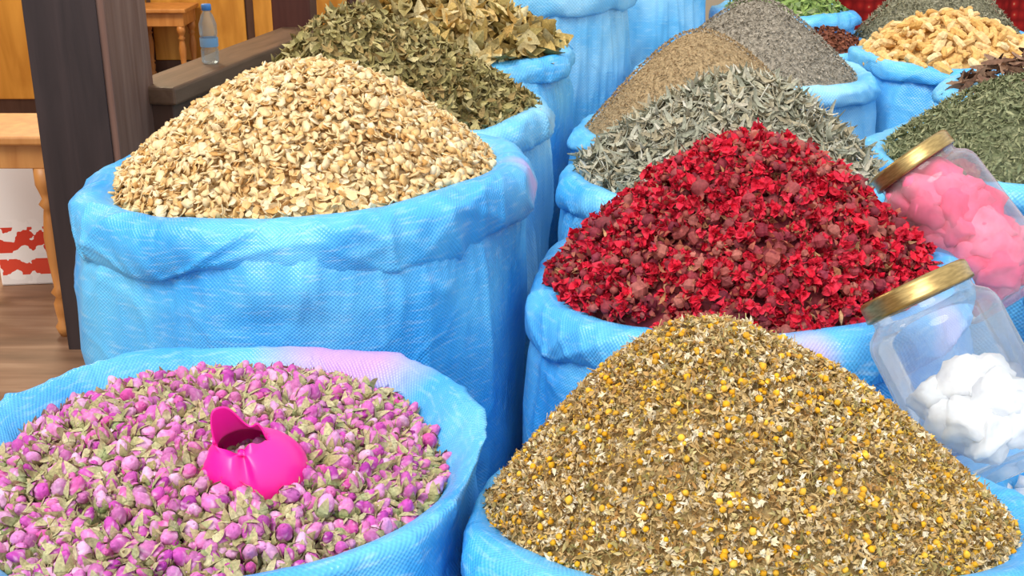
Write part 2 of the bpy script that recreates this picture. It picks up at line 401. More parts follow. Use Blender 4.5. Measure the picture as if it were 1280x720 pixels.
# ---------------------------------------------------------------- sacks
PK='c496dc'
M_blue=sack_mat('woven_blue','38a5ee','66c4f6',[((.02,1.92,.74),.05,'c8a8e4',.7),((.03,1.8,.66),.035,'e094b8',.6)])
M_A=sack_mat('woven_blue_stained','38a0ea','62bef4',[((-.22,1.53,.61),.14,PK,.95)])
M_D=sack_mat('woven_blue_stained_front','38a0ea','62bef4',[((.40,1.50,.60),.05,'c8b4e8',.8),((.62,1.6,.61),.05,'c8b4e8',.6)])
M_mid=sack_mat('woven_sky_blue','48aef0','78ccf6',weave=.009)
M_pale=sack_mat('woven_pale_blue','62bcf0','98d6f8',weave=.009)
S={
'A':(-.345,1.238,.592,.312,.302,(0,0),.055,M_A,'open blue woven sack full of pink rosebuds, mauve stained rim'),
'B':(-.342,1.950,.740,.352,.345,(.03,0),.072,M_blue,'tall bulging blue woven sack with rolled rim, root chips heaped'),
'C':(.262,1.168,.548,.322,.28,(0,-.22),.05,M_blue,'blue woven sack heaped with dried chamomile'),
'D':(.370,1.835,.608,.335,.32,(.06,0),.058,M_D,'blue woven sack heaped with dried red flowers'),
'E':(.446,2.46,.602,.335,.31,(0,0),.05,M_mid,'blue woven sack of silvery grey dried leaves'),
'F':(.492,3.03,.575,.325,.31,(0,0),.04,M_mid,'blue woven sack of fine brown ground herb'),
'G':(.725,3.62,.617,.345,.32,(0,0),.05,M_pale,'pale blue sack of grey-green seeds'),
'H':(1.36,3.74,.65,.30,.30,(0,0),.04,M_mid,'blue sack of yellow dried roots'),
'I':(1.13,2.56,.62,.35,.32,(0,0),.04,M_mid,'blue sack of crushed green herb leaves'),
'J':(1.22,1.85,.53,.33,.32,(0,0),.04,M_blue,'blue sack of dark green dried leaves'),
'K':(-.26,2.62,.714,.335,.31,(0,0),.06,M_pale,'pale blue sack of narrow olive dried leaves'),
'L':(-.18,3.23,.741,.325,.30,(0,0),.05,M_mid,'blue sack of broad dried bay leaves'),
'M':(.07,3.85,.87,.29,.28,(0,0),.08,M_pale,'tall pale blue woven sack with gathered folds'),
'N':(.42,4.5,.92,.27,.27,(0,0),.07,M_pale,'tall pale blue woven sack against the wall'),
'O':(1.0,4.48,.693,.25,.25,(0,0),.05,M_mid,'small blue sack of green leaves'),
'P':(1.56,4.45,.60,.33,.32,(0,0),.04,M_mid,'blue sack of grey-green dried herb'),
'Q':(1.05,4.03,.62,.16,.16,(0,0),.03,M_mid,'small blue sack of reddish brown seeds'),
'R':(1.42,3.17,.64,.25,.25,(0,0),.04,M_mid,'blue sack of dark bark strips'),
'T':(.83,1.36,.44,.22,.25,(0,0),.03,M_blue,'low blue sack under a leaning glass jar'),
}
def sstep(a,b,x):
    t=min(1,max(0,(x-a)/(b-a))); return t*t*(3-2*t)
def clampn(key,x,y,z):
    ci=S[key]
    for k2,cj in S.items():
        if k2==key: continue
        dx,dy=cj[0]-ci[0],cj[1]-ci[1]; D=math.hypot(dx,dy)
        if D>1.3*(max(ci[3],ci[4])+max(cj[3],cj[4])): continue
        ux,uy=dx/D,dy/D
        ri=math.hypot(ci[3]*ux,ci[4]*uy); rj=math.hypot(cj[3]*ux,cj[4]*uy)
        lim=D*ri/(ri+rj)-.002
        pr=(x-ci[0])*ux+(y-ci[1])*uy
        w=1-sstep(cj[2]+.02,cj[2]+.09,z)
        if pr>lim*.9 and w>0:
            tgt=lim*.9+.1*lim*(1-math.exp(-(pr-lim*.9)/(.1*lim)))
            x-=(pr-tgt)*ux*w; y-=(pr-tgt)*uy*w
    return x,y
def grid(name,rows,ns,R,mat,parent,origin,cap=False):
    v=[p for r in rows for p in r]; f=[]
    n=len(rows)
    for j in range(n-1):
        for i in range(ns):
            i2=(i+1)%ns; f.append((j*ns+i,j*ns+i2,(j+1)*ns+i2,(j+1)*ns+i))
    if cap: f.append(tuple(range(ns-1,-1,-1)))
    v=[(p[0]-origin[0],p[1]-origin[1],p[2]-origin[2]) for p in v]
    o=mesh_obj(name,v,f,[mat],True,parent)
    me=o.data; uvl=me.uv_layers.new(name='UVMap'); arc=[0]
    for j in range(1,n):
        a=Vector(rows[j][0]);b=Vector(rows[j-1][0]); arc.append(arc[-1]+(a-b).length)
    circ=2*math.pi*R; data=np.zeros((len(me.loops),2),np.float32); q=0
    for j in range(n-1):
        for i in range(ns):
            u0=i/ns*circ;u1=(i+1)/ns*circ
            data[q:q+4]=[(u0,arc[j]),(u1,arc[j]),(u1,arc[j+1]),(u0,arc[j+1])]; q+=4
    uvl.data.foreach_set('uv',data.ravel())
    return o
NZ=noise.noise
def ridge(p,e=3):
    w=noise.noise_vector(p*.7)*.5
    r=1-2.6*abs(NZ(p+w)); return max(0,r)**e
def make_sack(key):
    cx,cy,zr,R,ry,tilt,cuff,mat,label=S[key]
    near=key in 'ABCD'; ns=480 if near else (300 if key in 'MNLKGE' else 180)
    gat=1.6 if key in 'MN' else (1.2 if key in 'KLGEF' else 1.0)
    o3=Vector(((cx*13+5)%37,cy*7,3.3*(ord(key)-60)))
    root=empty('sack',(cx,cy,0)); tag(root,label,'sack','open blue woven sacks of the herb stall')
    def rimz(t): 
        p=Vector((math.cos(t)*1.2,math.sin(t)*1.2,0))+o3
        return zr+tilt[0]*R*math.cos(t)+tilt[1]*ry*math.sin(t)+.016*NZ(p)+.003*NZ(p*3.3)
    def rimr(t):
        p=Vector((math.cos(t)*1.6,math.sin(t)*1.6,7))+o3
        return .018*NZ(p)+.003*NZ(p*3)
    nb=120 if near else 44
    rows=[]
    kp=[(0,.78),(.02,.86),(.07,.94),(.2,1.01),(.45,1.06),(.7,1.07),(.86,1.045),(.94,1.01),(1,.97)]
    ks=[a for a,_ in kp]; kv=[b for _,b in kp]
    for j in range(nb+1):
        s=(j/nb); b=float(np.interp(s,ks,kv)); row=[]
        top=sstep(.6,1,s)
        for i in range(ns):
            t=2*math.pi*i/ns; c,sn=math.cos(t),math.sin(t)
            z=s*(rimz(t)-.012)
            lo=NZ(Vector((c*1.6,sn*1.6,z*2.4))+o3)
            cr=ridge(Vector((c*1.5+z,sn*1.5,z*3.4-c))+o3,2)
            cr2=ridge(Vector((c*4,sn*4,z*5+c*3))+o3*1.4,4)
            pleat=ridge(Vector((c*8,sn*8,z*1.6))+o3*1.7,2)
            d=.026*lo+.010*cr*gat**.5+.003*cr2+.005*(pleat-.3)*(top*gat if gat<1.5 else gat)+rimr(t)*sstep(.4,1,s)
            x=cx+(R*b+d)*c; y=cy+(ry*b+d)*sn
            x,y=clampn(key,x,y,z); row.append((x,y,z))
        rows.append(row)
    grid('body',rows,ns,R,mat,root,(cx,cy,0),cap=True)
    k=cuff/.05
    if key=='A':
        pts=[(-.085,-.10),(-.066,-.062),(-.050,-.030),(-.030,-.004),(-.010,.012),(.004,.018),(.014,.010),(.018,-.008),(.021,-.028),(.020,-.046),(.010,-.056),(-.004,-.052)]
    else:
        pts=[(-.074,-.05),(-.062,-.018),(-.046,.005),(-.026,.017),(-.006,.020),(.011,.014),(.022,.001),(.027,-.014),(.027,-.029),(.022,-.042),(.011,-.049),(-.002,-.046),(-.010,-.035)]
    np_=44 if near else 20
    tt=np.linspace(0,len(pts)-1,np_); pr=np.interp(tt,range(len(pts)),[p[0] for p in pts]); pz=np.interp(tt,range(len(pts)),[p[1] for p in pts])
    for _ in range(3):
        pr[1:-1]=(pr[:-2]+2*pr[1:-1]+pr[2:])/4; pz[1:-1]=(pz[:-2]+2*pz[1:-1]+pz[2:])/4
    rows=[]
    for j in range(np_):
        row=[]; q=j/(np_-1); out=sstep(.3,.7,q)
        for i in range(ns):
            t=2*math.pi*i/ns; c,sn=math.cos(t),math.sin(t)
            kk=max(.55,k*(1+.50*NZ(Vector((c*1.7,sn*1.7,1))+o3*1.3)+.12*NZ(Vector((c*4,sn*4,1))+o3*1.3)))
            f1=NZ(Vector((c*3.5+q*1.2,sn*3.5-q,q*1.2))+o3*2.1)
            cr=ridge(Vector((c*2.6+q*1.3,sn*2.6-q*1.0,q*.9))+o3*1.1,3)
            cr2=ridge(Vector((c*6-q*1.6,sn*6+q*1.4,q*1.3))+o3*.8,2)
            cr3=ridge(Vector((c*1.8,sn*1.8,q*3.0))+o3*.5,4)
            d=.007*f1+(.009*cr+.004*(cr2-.3)+.005*cr3)*(.3+.7*out)-.003
            rr=pr[j]+d+rimr(t); zz=pz[j]*(kk if pz[j]<0 and q>.5 else 1)+.003*f1+(.004*cr+.0015*cr2)*sstep(.15,.35,q)*(1-sstep(.5,.8,q))
            z=rimz(t)+zz
            x=cx+(R+rr)*c; y=cy+(ry+rr)*sn
            x,y=clampn(key,x,y,z); row.append((x,y,z))
        rows.append(row)
    grid('rolled_rim',rows,ns,R,mat,root,(cx,cy,0))
    return root
for k in S: make_sack(k)
# ---------------------------------------------------------------- heap contents
def hp(key,dR,H,a,dz=-.012,**kw):
    cx,cy,zr,R,ry,tilt,*_=S[key]
    return Heap((cx,cy),zr+dz,R-dR,H,a,ry=ry-dR,tilt=tilt,seed=ord(key),**kw)
def two(name,st,**kw): return piece_mat(name,st,'attr',**kw),piece_mat(name+'_single',st,'obj',**kw)
# A rosebuds
petA,petI=two('rosebud_petal',['a03494','c850b0','d878be','b43e9c','e49cd0','cc4a9c','dc80ba','b0609a','eab8da','a43c94'],tip='eecce0',nscale=260,var=.2)
calA,calI=two('rosebud_calyx',['8c9c68','a8ac7c','c8c098','98905c','b4b484','d0c8a4','80905c','c0b080'],tip='c0ac84',nscale=300)
buds=[];parts={}
for q in range(9):
    L=U(.021,.025);R_=U(.0076,.0094); a=Matrix.Rotation(U(.6,1.7),3,'Y')
    b=xform(p_bud(L,R_),a); c=xform(p_budcalyx(L,R_),a)
    buds.append(join(b,c)); c1=Piece(c.v,c.f,0,c.h); parts[q]=[('rosebud',b,petI),('calyx',c1,calI)]
for q in range(9,12):
    L=U(.017,.022);R_=U(.0068,.0084); a=Matrix.Rotation(U(.4,2.2),3,'Y')
    b=xform(p_bud(L*.9,R_*.88),a); c=xform(p_budcalyx(L,R_,1,.9,1.2,.6),a)
    buds.append(join(b,c)); c1=Piece(c.v,c.f,0,c.h); parts[q]=[('rosebud',b,petI),('calyx',c1,calI)]
hA=hp('A',.045,.062,1.0,-.03,na=.008,off=(-.08,.05))
make_heap('dried_rosebud_pile',hA,buds,[1]*9+[1.2]*3,2150,[petA,calA],'pile of small dried pink rosebuds in an open blue sack','dried rosebuds',jit=.6,lift=(.0,.014),scale=(.75,1.15),smooth=True,layers=2,
 indiv=dict(vids=list(range(12)),parts=parts,count=300,name='rosebud',label='small dried pink rosebud with green calyx in the rosebud sack',cat='rosebud',group='dried rosebuds in the sack'))
# B chips
chA,chI=two('root_chip_mat',['ecd09a','f4deb0','e0b878','f8e8c4','e8c488','d09c58','f4dcaa','deb070'],nscale=220,var=.16)
ch=[p_chip(U(.016,.025)) for _ in range(10)]
hB=hp('B',.040,.168,1.1,.004,na=.011,off=(-.01,0))
make_heap('root_chip_heap',hB,ch,[1]*10,8500,[chA],'large rounded heap of cream coloured dried root chips','dried chips',jit=.6,lift=(-.002,.014),scale=(.65,1.15),layers=3,spread=1.02,
 indiv=dict(vids=list(range(10)),parts={q:[('root_chip',ch[q],chI)] for q in range(10)},count=300,name='root_chip',label='thin curled cream root chip on the chip heap',cat='root chip',group='cream root chips in the tall sack'))
# C chamomile
mY=piece_mat('chamomile_yellow',['dc9c14','ecb424','c88c14','f0c040','b88420'],var=.3)
mW=piece_mat('chamomile_petal',['d4c094','e6d8b8','c8ae7c','f0e6cc','bc9e68'],var=.2)
mS=piece_mat('chamomile_straw',['b8945c','d0b47c','9c7c48','948a54','dcc48c','a87c44','c4a064'],var=.28)
mG=piece_mat('chamomile_dust',['d4ac44','e0c060','c49a40'],var=.2)
vs=[p_dome(U(.0034,.0046),1) for _ in range(3)]
for _ in range(5): vs.append(p_crumb(.008,2,4))
for _ in range(5): vs.append(p_crumb(.008,0,3))
vs+= [p_stick(.020,.0006,.15,2,3,0),p_stick(.013,.0005,.1,2,3,0),p_leaf(.012,.004,.5,.4,3,0)]
for _ in range(5):
    d=p_dome(U(.0038,.0045),1); ps=[d]
    for s in range(8):
        l=p_leaf(.007,.0032,-.9,.3,2,2); M=Matrix.Rotation(6.28*s/8+U(-.2,.2),3,'Z')@Matrix.Rotation(U(.3,1.3),3,'Y'); ps.append(xform(l,M,tuple(M@Vector((.0052,0,0)))))
    c=p_crumb(.008,0,2); ps.append(xform(c,None,(0,0,-.004)))
    vs.append(join(*ps))
vs+=[p_crumb(.006,3,3),p_crumb(.005,3,4)]
nG=len(vs)-1
def biasC(P,vid):
    f=np.exp(-(((P[:,0]-.42)/.09)**2+((P[:,1]-1.10)/.12)**2))*.5+np.exp(-(((P[:,0]-.14)/.06)**2+((P[:,1]-1.10)/.08)**2))*.3
    m=rng.random(len(P))<f; vid=vid.copy(); vid[m]=rng.choice([nG,nG-1],m.sum()); return vid
hC=hp('C',.022,.240,.75,-.01,na=.012,nf=12,off=(-.07,0))
make_heap('dried_chamomile_heap',hC,vs,[.2]*3+[1.0]*5+[2.2]*5+[1.2,1.3,1.6]+[.32]*5+[.3,.3],26000,[mS,mY,mW,mG],'heap of dried chamomile flowers, yellow and straw','dried chamomile',jit=.6,lift=(-.001,.010),scale=(.65,1.25),smooth=False,layers=3,bias=biasC)
# D red flowers
rA,rI=two('red_petal',['d41430','e42040','b00c24','dc1838','c01030','e83450','a81028'],tip='e03c50',nscale=200,var=.35,rough=.6)
cA,cI=two('red_flower_calyx',['842838','9c3c44','6c2030','b0685c','8c3044','a4544c','742434'],tip='b06848',nscale=200,var=.3)
tA,tI=two('papery_bits',['b88458','9c5c44','c89c70','8c4838'],nscale=200,var=.3)
fl=[];parts={}
for q in range(10):
    a=Matrix.Rotation(U(.2,2.2),3,'Y')
    if q<7:
        b=p_petals(U(.011,.014),n=13); c=p_redcalyx(U(.010,.013),1,.8)
    else:
        b=p_petals(U(.007,.009),n=6); c=p_redcalyx(U(.014,.018),1,.9)
    b=xform(b,a);c=xform(c,a)
    fl.append(join(b,c)); c1=Piece(c.v,c.f,0,c.h); parts[q]=[('dried_red_flower',b,rI),('calyx',c1,cI)]
fl+=[p_crumb(.018,2,4),p_leaf(.022,.007,1.5,.8,4,2)]
hD=hp('D',.042,.218,.36,-.006,na=.018,off=(-.005,0))
make_heap('dried_red_flower_heap',hD,fl,[1]*7+[.8]*3+[.9,.7],1900,[rA,cA,tA],'conical heap of crumpled dried red flowers','dried red flowers',jit=.9,lift=(-.004,.024),scale=(.72,1.1),layers=2,spread=1.01,coremi=1,
 indiv=dict(vids=list(range(10)),parts=parts,count=300,name='dried_red_flower',label='crumpled crimson dried flower with brown calyx on the red heap',cat='dried flower',group='dried red flowers in the sack'))
def leafheap(key,name,label,cat,cols,n,L,W,H,a,dR=.03,jit=.6,scale=(.6,1.2),curl=(.2,1.6),fold=(.2,1.2),lift=(0,.012),sticks=0,off=(0,0),na=.01,dz=-.006,sharp=.8,tip=None,layers=2,indiv=0,iname=None,ilabel=None,igroup=None):
    mA,mI=two(name+'_mat',cols,tip=tip,nscale=200,var=.3)
    vv=[p_leaf(L*U(.7,1.2),W*U(.7,1.3),U(*curl),U(*fold),4,0,sharp) for _ in range(7)]
    w=[1]*7
    for _ in range(2 if sticks else 0): vv.append(p_stick(L*U(1,1.6),W*.09+.0005,.1,3,4,0)); w.append(sticks)
    iv=None
    if indiv: iv=dict(vids=list(range(7)),parts={q:[(iname,vv[q],mI)] for q in range(7)},count=indiv,name=iname,label=ilabel,cat=iname.replace('_',' '),group=igroup)
    return make_heap(name,hp(key,dR,H,a,dz,off=off,na=na),vv,w,n,[mA],label,cat,jit=jit,lift=lift,scale=scale,layers=layers,indiv=iv)
leafheap('E','silver_leaf_heap','heap of curled silvery grey dried leaves and stems','dried leaves',['949684','a8a894','c8c4b0','828672','beb498','a09478','d4d0c0'],3800,.050,.010,.205,.6,jit=.45,sticks=1.2,lift=(0,.022),na=.022,curl=(-.6,2.2),off=(.045,0),sharp=.5)
leafheap('F','brown_ground_herb_heap','heap of fine brown crushed herb','ground herb',['a08660','b29a74','907452','bca47e','967c56'],9000,.010,.004,.262,.42,scale=(.5,1.2),lift=(0,.004),na=.010,layers=3,sticks=.5,dR=.015,off=(-.03,0))
leafheap('G','grey_seed_heap','conical heap of small grey-green seeds','seeds',['948c7c','a89e8e','807868','b4aa9a','9a9282'],8000,.012,.005,.235,.35,scale=(.5,1.2),lift=(0,.004),na=.006,layers=3)
leafheap('I','green_herb_heap','heap of crushed green herb leaves','dried herb',['7c8460','949874','646c48','a8a880','8a8c68','58623e'],6500,.022,.006,.175,.6,sticks=.8,layers=3)
leafheap('J','dark_leaf_heap','heap of dark green dried leaves','dried leaves',['5c6450','6e7660','4a5242','80846c'],2200,.03,.009,.2,.5,sticks=.6)
leafheap('K','olive_leaf_heap','heap of narrow olive brown dried leaves','dried leaves',['a0945c','b8aa74','7c7444','ccbc88','6c6038','a88c58','8c8450'],4600,.034,.011,.215,.5,jit=.7,off=(-.1,0),lift=(0,.018),dR=.02)
leafheap('L','bay_leaf_pile','pile of broad dried bay leaves, tan and green','bay leaves',['b89c58','d0b470','94844a','e0cc94','c09850','847440','e8d8a8'],900,.085,.036,.17,.6,jit=.7,lift=(0,.03),dR=.02,off=(-.05,0),indiv=150,iname='bay_leaf',ilabel='broad dried yellow-brown bay leaf on the pile',igroup='bay leaves in the sack')
leafheap('M','dried_leaf_pile','pile of dried leaves in a tall sack','dried leaves',['9c9450','b8a868','7c7c3c'],500,.05,.02,.12,.6)
leafheap('N','dried_stem_pile','pile of dried stems in a tall sack','dried herb',['a89c70','b8a868','8c8450'],500,.05,.01,.12,.6)
leafheap('O','green_leaf_pile','pile of green leaves in a small sack','dried leaves',['7c9450','98b060','64804a','aab080'],900,.04,.014,.12,.6)
leafheap('P','grey_green_herb_heap','heap of grey-green dried herb','dried herb',['86846a','98947a','706e58','a8a28a'],5500,.02,.006,.25,.45,layers=2)
leafheap('Q','brown_seed_pile','small pile of reddish brown seeds','seeds',['7a4430','905840','60342a'],900,.018,.012,.07,.6)
yA,yI=two('yellow_root',['d8a860','e8c07c','c89850','ecd09c','d4ac6c'],nscale=120,var=.25)
yr=[p_stick(U(.045,.085),U(.009,.014),U(-.2,.3),5,7,0,knob=.2,taper=.85) for _ in range(6)]
make_heap('yellow_root_pile',hp('H',.02,.12,.7,-.01),yr,[1]*6,460,[yA],'pile of knobbly yellow dried roots','dried roots',jit=.35,lift=(0,.03),scale=(.7,1.1),smooth=False,layers=2,
 indiv=dict(vids=list(range(6)),parts={q:[('dried_root',yr[q],yI)] for q in range(6)},count=280,name='dried_root',label='knobbly yellow dried root finger on the root pile',cat='dried root',group='yellow roots in the sack'))
bA,bI=two('bark',['6c4c40','80604c','a08068','5a4034'],nscale=90,var=.35)
br=[p_leaf(U(.07,.12),U(.02,.03),U(.1,.5),U(.6,1.3),5,0,.35) for _ in range(5)]
make_heap('bark_strip_pile',hp('R',.02,.11,.7,-.02),br,[1]*5,260,[bA],'pile of dark curled bark strips','bark',jit=.5,lift=(0,.03),scale=(.7,1.1),layers=2,
 indiv=dict(vids=list(range(5)),parts={q:[('bark_strip',br[q],bI)] for q in range(5)},count=60,name='bark_strip',label='dark brown curled bark strip on the bark pile',cat='bark strip',group='bark strips in the sack'))
wA,wI=two('white_crystal',['e8ebf0','f6f8fc','dfe4ea'],nscale=110,var=.08,rough=.4,bump=1)
for m in (wI,wA):
    b=m.node_tree.nodes['Principled BSDF']; b.inputs['Subsurface Weight'].default_value=.4; b.inputs['Subsurface Radius'].default_value=(.02,.02,.022)
wl=[p_rock(.02,0,sub=2) for _ in range(3)]
make_heap('white_crystal_pile',hp('T',.02,.02,1,-.03),wl,[1]*3,120,[wA],'layer of white crystal lumps in a low sack','white crystals',smooth=True,layers=1)
# ---------------------------------------------------------------- jars
def glass(name,tint,fac=.04,edge=.55):
    m=bpy.data.materials.new(name); m.use_nodes=True; nt=m.node_tree; nt.nodes.clear(); L=nt.links
    out=N(nt,'ShaderNodeOutputMaterial'); tr=N(nt,'ShaderNodeBsdfTransparent'); tr.inputs[0].default_value=tint
    gl=N(nt,'ShaderNodeBsdfGlossy'); gl.inputs['Roughness'].default_value=.07
    df=N(nt,'ShaderNodeBsdfDiffuse'); df.inputs[0].default_value=(.93,.96,.97,1)
    tl=N(nt,'ShaderNodeBsdfTranslucent'); tl.inputs[0].default_value=(.93,.96,.97,1)
    md=N(nt,'ShaderNodeMixShader'); md.inputs[0].default_value=.5; L.new(df.outputs[0],md.inputs[1]); L.new(tl.outputs[0],md.inputs[2])
    geo=N(nt,'ShaderNodeNewGeometry'); nz=N(nt,'ShaderNodeTexNoise'); nz.inputs['Scale'].default_value=14; nz.inputs['Detail'].default_value=5
    L.new(geo.outputs['Position'],nz.inputs['Vector'])
    mr=N(nt,'ShaderNodeMapRange'); mr.inputs['From Min'].default_value=.42; mr.inputs['From Max'].default_value=.75; mr.inputs['To Min'].default_value=fac; mr.inputs['To Max'].default_value=fac*2.5
    L.new(nz.outputs['Fac'],mr.inputs['Value'])
    lw=N(nt,'ShaderNodeLayerWeight'); lw.inputs[0].default_value=.5
    pw=N(nt,'ShaderNodeMath',operation='POWER'); L.new(lw.outputs['Facing'],pw.inputs[0]); pw.inputs[1].default_value=5
    ma=N(nt,'ShaderNodeMath',operation='MULTIPLY_ADD'); L.new(pw.outputs[0],ma.inputs[0]); ma.inputs[1].default_value=edge; L.new(mr.outputs[0],ma.inputs[2]); ma.use_clamp=True  # milky haze and bright rim reflections imitated by white diffuse, stronger at grazing edges
    m1=N(nt,'ShaderNodeMixShader'); L.new(ma.outputs[0],m1.inputs[0]); L.new(tr.outputs[0],m1.inputs[1]); L.new(md.outputs[0],m1.inputs[2])
    fr=N(nt,'ShaderNodeFresnel'); fr.inputs[0].default_value=1.5
    mf=N(nt,'ShaderNodeMath',operation='MULTIPLY'); L.new(fr.outputs[0],mf.inputs[0]); mf.inputs[1].default_value=.6; mf.use_clamp=True
    m2=N(nt,'ShaderNodeMixShader'); L.new(mf.outputs[0],m2.inputs[0]); L.new(m1.outputs[0],m2.inputs[1]); L.new(gl.outputs[0],m2.inputs[2])
    L.new(m2.outputs[0],out.inputs[0]); return m
G=glass('jar_glass',(.98,.99,.995,1),.11)
gold,nt,b=newmat('gold_lid',.34,.5); b.inputs['Metallic'].default_value=.8
nz=N(nt,'ShaderNodeTexNoise'); nz.inputs['Scale'].default_value=9; nz.inputs['Detail'].default_value=2
r=ramp(nt,[(.35,'988050'),(.65,'b89c64')]); nt.links.new(nz.outputs['Fac'],r.inputs[0]); nt.links.new(r.outputs[0],b.inputs['Base Color'])
def jar(base,top,label,lump_mat,llabel,lname,lgroup,level,nl,lr,seed,ex,slope=(0,0),cuts=5,ov=.55,rough=.12):
    random.seed(seed)
    base=Vector(base);ax=(Vector(top)-base); H=ax.length; q=ax.to_track_quat('Z','Y')
    root=empty('glass_jar',base); root.rotation_mode='QUATERNION'; root.rotation_quaternion=q
    tag(root,label,'jar','lidded glass jars')
    R=.086
    prof=[(.0,.008),(.055,.006),(.066,.001),(.074,0),(.082,.006),(R,.016),(R,.05),(R,H-.062),(R-.0015,H-.054),(R-.006,H-.045),(R-.013,H-.039),(.069,H-.036),(.0665,H-.032),(.0665,H-.004)]
    revolve('glass_body',prof,G,72,root,True,False)
    lid=[(.0,H+.001),(.058,H+.001),(.0670,H+.0012),(.0700,H-.0008),(.0708,H-.004),(.0706,H-.018),(.0716,H-.0195),(.0716,H-.023),(.069,H-.024)]
    l=revolve('lid',lid,gold,72,root,True,False)
    mo=l.modifiers.new('s','SOLIDIFY'); mo.thickness=.0012
    cnt=0;tries=0;placed=[]
    Mq=q.to_matrix()
    while cnt<nl and tries<9000:
        tries+=1
        rr=lr*U(.7,1.2); a=U(0,6.28); rad=max(0,(R-.005-rr*1.02))*math.sqrt(U(0,1)); z=U(.010+rr,H-.06)
        p=Vector((rad*math.cos(a),rad*math.sin(a),z)); w=base+Mq@p
        if w.z>level+slope[0]*(w.x-base.x)+slope[1]*(w.y-base.y): continue
        if any((w-p2).length<(rr+r2)*ov for p2,r2 in placed): continue
        placed.append((w,rr)); cnt+=1
        pc=p_rock(rr,0,(ex[0]*U(.85,1.05),ex[1]*U(.85,1.05),ex[2]),cuts=cuts,rough=rough)
        o=bpy.data.objects.new(lname,piece_mesh(lname,pc,lump_mat,True)); COL.objects.link(o); o.location=w
        o.rotation_euler=(U(0,6),U(0,6),U(0,6)); tag(o,llabel,lname.replace('_',' '),lgroup)
pk,pkI=two('pink_crystal',['f45c88','f66890','f77c9e','f46890','f890ae'],nscale=60,var=.14,rough=.7,bump=1)
pkI.node_tree.nodes['Principled BSDF'].inputs['Subsurface Weight'].default_value=.4
pkI.node_tree.nodes['Principled BSDF'].inputs['Subsurface Radius'].default_value=(.03,.012,.015)
jar((.620,1.330,HC-.725),(.513,1.449,HC-.522),'large leaning glass jar with gold lid holding white crystals',wI,'rough white crystal lump inside the glass jar','white_crystal','white crystals in the jar',HC-.620,40,.043,3,(1.1,1.0,.9),(.40,0),7,.50,.20)
jar((.808,1.808,HC-.675),(.650,1.927,HC-.471),'large leaning glass jar with gold lid holding pink lumps',pkI,'soft pink crystal lump inside the glass jar','pink_crystal','pink crystals in the jar',HC-.550,60,.050,5,(1.15,1.05,.85),(-.3,0),4,.28,.18)
# ---------------------------------------------------------------- pink scoop
mp,nt,b=newmat('magenta_plastic',.33,.5); b.inputs['Base Color'].default_value=srgb('f41a98'); b.inputs['Subsurface Weight'].default_value=.15; b.inputs['Subsurface Radius'].default_value=(.02,.005,.01)
def scoop():
    ns=160;nr=56;v=[];f=[]
    def pk(t,c,w): 
        d=(t-c+math.pi)%(2*math.pi)-math.pi; return math.exp(-(d/w)**2)
    A=2.62; R0=.050
    for j in range(nr+1):
        s=j/nr
        for i in range(ns):
            t=2*math.pi*i/ns
            ox=0
            if s<.62:
                a=s/.62*A; r=R0*math.sin(a); z=R0*.90*(1-math.cos(a)); ys=1
                ox=-.010*(s/.62)**3
            else:
                q=(s-.62)/.38
                r0=R0*math.sin(A); z0=R0*.90*(1-math.cos(A)); ox=-.010-.004*q
                d=((t-2.3+math.pi)%(2*math.pi)-math.pi)/1.0
                tab=math.exp(-(d*d)**1.6)
                hgt=.002+.040*tab+.014*pk(t,.75,.30)+.005*pk(t,5.3,.25)-.006*pk(t,4.75,.3)-.008*pk(t,.25,.2)
                r=r0*(1-.15*q*pk(t,2.3,1.1))+.003*q*pk(t,.5,.6)
                z=z0+hgt*q; ys=1-.45*q
            x=r*math.cos(t)*1.12+ox; y=r*math.sin(t)*ys
            k=pk(t,3.3,.55)*math.exp(-((s-.28)/.13)**2)
            x-=.014*k
            kd=pk(t,4.75,.17)*math.exp(-((s-.56)/.14)**2); y+=.014*kd
            v.append((x,y,z))
    for j in range(nr):
        for i in range(ns):
            i2=(i+1)%ns; f.append((j*ns+i,j*ns+i2,(j+1)*ns+i2,(j+1)*ns+i))
    o=mesh_obj('plastic_scoop',v,f,[mp],True)
    mo=o.modifiers.new('s','SOLIDIFY'); mo.thickness=.002; mo.offset=-1
    o.location=(-.272,1.165,.576); o.rotation_euler=(math.radians(12),math.radians(-4),0)
    tag(o,'magenta plastic scoop bulb with tall torn spout, lying on rosebuds','scoop')
scoop()
# ---------------------------------------------------------------- setting
fl_m,nt,b=newmat('floor_boards',.55,.3)
tc=N(nt,'ShaderNodeTexCoord'); mpn=N(nt,'ShaderNodeMapping'); mpn.inputs['Rotation'].default_value=(0,0,.35); mpn.inputs['Scale'].default_value=(1.2,9,1)
nt.links.new(tc.outputs['Object'],mpn.inputs[0])
nz=N(nt,'ShaderNodeTexNoise'); nz.inputs['Scale'].default_value=1.6; nz.inputs['Detail'].default_value=7; nz.inputs['Distortion'].default_value=.5; nt.links.new(mpn.outputs[0],nz.inputs['Vector'])
r=ramp(nt,[(.3,'5e4432'),(.5,'7e5e48'),(.72,'9a7c64')]); nt.links.new(nz.outputs['Fac'],r.inputs[0]); nt.links.new(r.outputs[0],b.inputs['Base Color'])
def struct(name,lo,hi,mat,bev=0):
    o=box(name,lo,hi,mat,bev=bev); o['kind']='structure'; o['label']=name.replace('_',' ')+' of the market shop'; o['category']=name.split('_')[0]; return o
struct('floor',(-5,-1,-.1),(5,9,0),fl_m)
ochre=wood_mat('ochre_wall','8a5a20','b8843c',(1,1,.4),.6)
dark=wood_mat('dark_wood','2a2122','3a2e2e',(6,6,.6),.5)
brown=wood_mat('brown_wood','6c4c40','86685c',(6,6,.6),.5)
dbrown=wood_mat('deep_brown_wood','4a332a','5e453a',(6,6,.6),.5)
